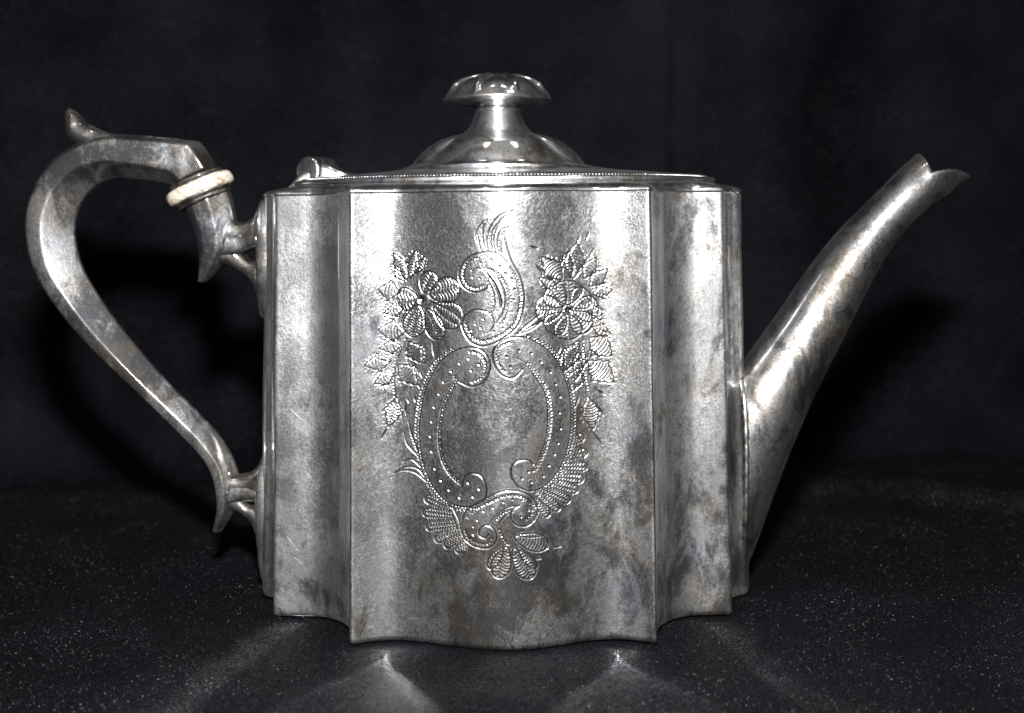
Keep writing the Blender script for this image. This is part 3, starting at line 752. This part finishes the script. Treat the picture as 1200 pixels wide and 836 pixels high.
# spout
def spout_section(prm):
    s = round_sec(64, 2.1)
    return s
sp_st = [(800, 690, 870, 676, .0055), (794, 640, 882, 646, .0095), (802, 580, 896, 606, .0122), (820, 515, 916, 550, .0138), (846, 461, 938, 496, .0142), (876, 418, 960, 448, .0137), (910, 371, 983, 403, .0128), (944, 321, 1008, 353, .0117), (980, 275, 1034, 305, .0107), (1018, 236, 1062, 268, .0098), (1044, 210, 1084, 247, .0094)]
def spout():
    st = np.array([[*measure(a, b)[[0, 2]], *measure(c, d)[[0, 2]], h] for a, b, c, d, h in sp_st])
    st = catmull(st, 10)
    sec = round_sec(72, 2.15)
    rows = [np.column_stack([s[0] + (s[2] - s[0]) * sec[:, 0], sec[:, 1] * s[4], s[1] + (s[3] - s[1]) * sec[:, 0]]) for s in st]
    # the lip: a pointed back, a notch at each side and a long beak
    last = rows[-1]; t = sec[:, 0]; hy = sec[:, 1]
    tip_b, notch, beak = measure(1075, 180), measure(1081, 204), measure(1137, 207)
    end = np.zeros_like(last)
    for k in range(len(t)):
        q = t[k]
        if q < 0.36:
            f = (q / 0.36) ** 0.8; p = tip_b * (1 - f) + notch * f
        else:
            f = (q - 0.36) / 0.64; p = notch * (1 - f) + beak * f
            p = p + np.array([0, 0, 0.0016 * math.sin(f * math.pi)])
        yy = hy[k] * (0.0092 if q < 0.36 else 0.0092 * (1 - ((q - .36) / .64) ** 2 * 0.55))
        end[k] = (p[0], yy, p[2])
    for f in np.linspace(0, 1, 10)[1:]:
        rows.append(last * (1 - f) + end * f + np.array([0, 0, -0.0009 * math.sin(f * math.pi)])[None] * (t[:, None] - 0.3))
    # inner wall
    inner = []
    for f, r_ in ((0.0, end), (0.4, rows[-3]), (1.0, rows[-9]), (1.0, rows[-16])):
        c = r_.mean(0); d = r_ - c; ln = np.linalg.norm(d, axis=1, keepdims=True)
        inner.append(c + d * (1 - 0.0009 / ln) if f else c + d * (1 - 0.0006 / ln) + [0, 0, 0.0002])
    P = np.stack(rows + inner)
    me = grid_mesh('spout', P, closed_u=True); fix_normals(me)
    bm = bmesh.new(); bm.from_mesh(me)                                # cut to the flank of the body
    bmesh.ops.bisect_plane(bm, geom=bm.verts[:] + bm.edges[:] + bm.faces[:], plane_co=(0.0818, 0, 0), plane_no=(1, 0, 0), clear_inner=True)
    bm.to_mesh(me); bm.free()
    return link('spout', me, M_SPOUT, pot)
sp = spout()
def seam():
    """The uneven bead of solder round the foot of the spout."""
    loop = [v.co.copy() for v in sp.data.vertices if abs(v.co.x - 0.0818) < 1e-5]
    if len(loop) < 8: return
    c = sum(loop, Vector()) / len(loop)
    loop.sort(key=lambda q: math.atan2((q.z - c.z) * 0.2, q.y - c.y))
    p = np.array([[q.y, q.z] for q in loop]); p = resample(np.vstack([p, p[:1]]), 0.0012)[:-1]
    t = np.roll(p, -1, 0) - np.roll(p, 1, 0); n = np.stack([t[:, 1], -t[:, 0]], 1); n /= np.linalg.norm(n, axis=1, keepdims=True)
    r_ = 0.00075 + 0.00025 * np.sin(np.arange(len(p)) * 1.9) * np.sin(np.arange(len(p)) * 0.7)
    th = np.linspace(0, 2 * math.pi, 11)[:-1]
    P = np.zeros((len(p) + 1, 10, 3))
    for k in range(len(p) + 1):
        m_ = k % len(p)
        P[k, :, 0] = 0.0820 + r_[m_] * 1.3 * np.cos(th); P[k, :, 1] = p[m_, 0] + n[m_, 0] * r_[m_] * np.sin(th); P[k, :, 2] = p[m_, 1] + n[m_, 1] * r_[m_] * np.sin(th)
    me = grid_mesh('solder_seam', P, closed_u=True); fix_normals(me)
    link('solder_seam', me, M_SPOUT, sp)
seam()

# handle
def handle_sec(prm):
    # prm: place of the inner ridge across the face
    p = [(0.0, 0.42), (0.12, 0.98), (prm, 1.0), (1.0, 0.08), (1.0, -0.08), (prm, -1.0), (0.12, -0.98), (0.0, -0.42)]
    return bevel_poly(p, 0.05)
h_st = [(252, 196, 203, 219, .0076, .72), (243, 180, 198, 216, .0079, .72), (233, 167.5, 193, 214.5, .0080, .72), (229, 165.5, 188, 214, .0080, .72), (205, 163.5, 180, 212.5, .0080, .70), (168, 160, 160, 210, .0080, .68), (130, 159, 138, 209, .0080, .64), (100, 167, 119, 214, .0080, .58), (72, 183, 104, 227, .0080, .52), (50, 210, 94, 243, .0080, .48), (37, 245, 89, 263, .0080, .46), (36, 280, 89, 282, .0078, .45), (44, 315, 96, 310, .0076, .44), (62, 348, 111, 338, .0072, .45), (88, 383, 134, 372, .0069, .46), (120, 417, 165, 411, .0066, .47), (153, 448, 201, 452, .0062, .48), (188, 482, 231, 481, .0060, .48), (221, 515, 259, 512, .0057, .5), (243, 540, 275, 540, .0056, .5), (253, 566, 281, 566, .0054, .5), (256, 590, 277, 592, .0048, .5), (253, 610, 268, 610, .0037, .5), (250, 621, 259, 624, .0021, .5)]
handle = loft('handle', h_st, handle_sec, M_HANDLE, pot, 8)
# thumb rest on the top of the handle
loft('thumb_rest', [(212, 167, 212, 163, .0034), (190, 166, 190, 161, .0042), (160, 166, 160, 158.5, .0048), (127, 167, 131, 156.5, .0050), (104, 170, 116, 151.5, .0046), (88, 169, 102, 144, .0048), (82, 160, 94, 135.5, .0048), (79.5, 146, 89, 131, .0036), (77.5, 134, 84, 127.5, .0022), (79.5, 128.5, 81, 127.5, .0006)], round_sec(24, 2.3), M_HANDLE, handle, 8)
# insulator between two collars
def tilted_ring(name, cu, cv, rad, dep, prof, mat, parent, nrm=(0.395, 0.919)):
    """A turned oval ring: prof = (offset along the axis, share of the radius)."""
    c = measure(cu, cv); ax = np.array([nrm[0], 0, -nrm[1]]); ax /= np.linalg.norm(ax); side = np.array([-ax[2], 0, ax[0]]) * -1
    th = np.linspace(0, 2 * math.pi, 65)[:-1]
    rows = [c + ax * o_ + np.outer(np.cos(th) * rad * f, side) + np.outer(np.sin(th) * dep * f, [0, 1, 0]) for o_, f in catmull(prof, 4)]
    me = grid_mesh(name, np.stack(rows), closed_u=True, cap0=True, cap1=True); fix_normals(me)
    return link(name, me, mat, parent)
tilted_ring('insulator_ring', 234.5, 221.5, 0.0123, 0.0096, [(-0.0026, 0.80), (-0.0024, 0.90), (-0.0016, 0.975), (0, 1.0), (0.0016, 0.975), (0.0024, 0.90), (0.0026, 0.80)], M_BONE, handle)
tilted_ring('collar', 230.8, 212.5, 0.0101, 0.0085, [(-0.0014, 0.90), (-0.0010, 0.97), (-0.0002, 0.96), (0.0002, 1.03), (0.0010, 1.04), (0.0014, 0.95)], M_HANDLE, handle)
tilted_ring('collar', 239.0, 231.5, 0.0104, 0.0086, [(-0.0014, 0.98), (-0.0009, 1.04), (-0.0001, 1.0), (0.0003, 0.94), (0.0012, 0.92), (0.0016, 0.86)], M_HANDLE, handle)
# upper socket with its hooked spur
sock_sec = bevel_poly([(0.0, 0.35), (0.18, 0.86), (0.50, 1.0), (1.0, 0.30), (1.0, -0.30), (0.58, -1.0), (0.18, -0.92), (0.0, -0.45)], 0.06)
upper = loft('upper_socket', [(217, 238, 265, 218, .0064), (221, 248, 270, 229, .0064), (227, 262, 274, 245, .0062), (232, 279, 277, 264, .0059), (235, 296, 275, 288, .0054), (235.5, 310, 266, 306, .0046), (234, 322, 253, 321, .0034), (232.5, 330, 241, 331, .0018)], sock_sec, M_HANDLE, handle, 8)
def plate(name, pts_, mat, parent):
    """Shaped mounting plate lying against the side of the body: (v, half width in y, thickness)."""
    rows = []
    for v, u_out, u_in, hw in catmull(pts_, 6):
        a, b = measure(u_out, v), measure(u_in, v)
        s = round_sec(32, 5.0)
        rows.append(np.column_stack([a[0] + (b[0] - a[0]) * s[:, 0], s[:, 1] * hw, a[2] + (b[2] - a[2]) * s[:, 0]]))
    me = grid_mesh(name, np.stack(rows), closed_u=True, cap0=True, cap1=True); fix_normals(me)
    return link(name, me, mat, parent)
plate('mounting_plate', [(234, 308, 322, .001), (240, 305.5, 322, .004), (256, 304.5, 322, .0065), (290, 304, 322, .0075), (325, 304, 322, .0070), (352, 304.5, 322, .0050), (368, 306, 322, .0030), (374, 309, 322, .001)], M_HANDLE, upper)
br = round_sec(24, 2.4)
loft('bracket_arm', [(262, 292, 274, 256, .0050), (276, 288, 280, 261, .0048), (288, 286, 290, 260, .0048), (297, 287, 299, 254, .0056), (303, 290, 304, 243, .0068), (309, 290, 309, 238, .0075)], br, M_HANDLE, upper, 8)
loft('bracket_arm', [(258, 309, 270, 284, .0046), (266, 311, 276, 286, .0044), (280, 318, 286, 296, .0040), (291, 325, 294, 305, .0044), (299, 334, 301, 306, .0054), (304, 350, 305, 305, .0060), (309, 362, 309, 305, .0062)], br, M_HANDLE, upper, 8)
loft('bracket_strut', [(262, 304, 272, 268, .0058), (278, 302, 283, 270, .0056), (289, 296, 292, 272, .0056), (298, 293, 299, 272, .0062), (306, 293, 306, 268, .0070)], br, M_HANDLE, upper, 8)
# lower bracket
low = plate('lower_mount', [(532, 309, 322, .001), (540, 306.5, 322, .0045), (553, 304.5, 322, .0062), (580, 303, 322, .0072), (615, 303, 322, .0068), (640, 304, 322, .0050), (665, 305.5, 322, .0035), (682, 308, 322, .001)], M_HANDLE, handle)
loft('bracket_arm', [(268, 578, 274, 556, .0044), (282, 577, 283, 556, .0042), (293, 576, 293, 553.5, .0046), (301, 578, 302, 547, .0056), (307, 580, 307, 538, .0062)], br, M_HANDLE, low, 8)
loft('bracket_arm', [(266, 596, 276, 574, .0040), (278, 598, 282, 578, .0038), (288, 604, 291, 589, .0038), (296, 612, 299, 592, .0046), (302, 625, 303, 592, .0054), (307, 638, 307, 592, .0058)], br, M_HANDLE, low, 8)
loft('bracket_strut', [(266, 594, 276, 562, .0048), (284, 589, 286, 562, .0046), (294, 587, 295, 564, .0050), (305, 588, 305, 566, .0058)], br, M_HANDLE, low, 8)

# ------------------------------------------------------------------ hinge
def hinge():
    root_c = measure(372, 201)
    parts = []
    c = np.array(root_c); ax = np.array([0.42, 0.90, 0.0]); ax /= np.linalg.norm(ax)
    e1 = np.array([ax[1], -ax[0], 0]); e2 = np.array([0, 0, 1.0])
    th = np.linspace(0, 2 * math.pi, 41)[:-1]
    rows = [c + ax * o_ + np.outer(np.cos(th) * r_, e1) + np.outer(np.sin(th) * r_, e2) for o_, r_ in
            ((-0.0062, 0.0040), (-0.0060, 0.0046), (-0.0054, 0.0050), (-0.0022, 0.0050), (-0.0020, 0.0047), (-0.0017, 0.0050), (0.0022, 0.0050), (0.0024, 0.0047), (0.0027, 0.0050), (0.0060, 0.0050), (0.0066, 0.0044))]
    me = grid_mesh('hinge', np.stack(rows), closed_u=True, cap0=True, cap1=True); fix_normals(me)
    h = link('hinge', me, M_LID, pot)
    loft('hinge_leaf', [(366, 219, 376, 188, .0058), (384, 219, 388, 192, .0058), (402, 220, 404, 200, .0052), (424, 219, 424, 206, .0040), (440, 217, 440, 210, .0020)], round_sec(24, 3.0), M_LID, h, 8)
    loft('hinge_leaf', [(340, 224, 346, 215, .0060), (352, 224, 356, 202, .0062), (366, 224, 368, 196, .0062)], round_sec(24, 3.0), M_LID, h, 8)
hinge()
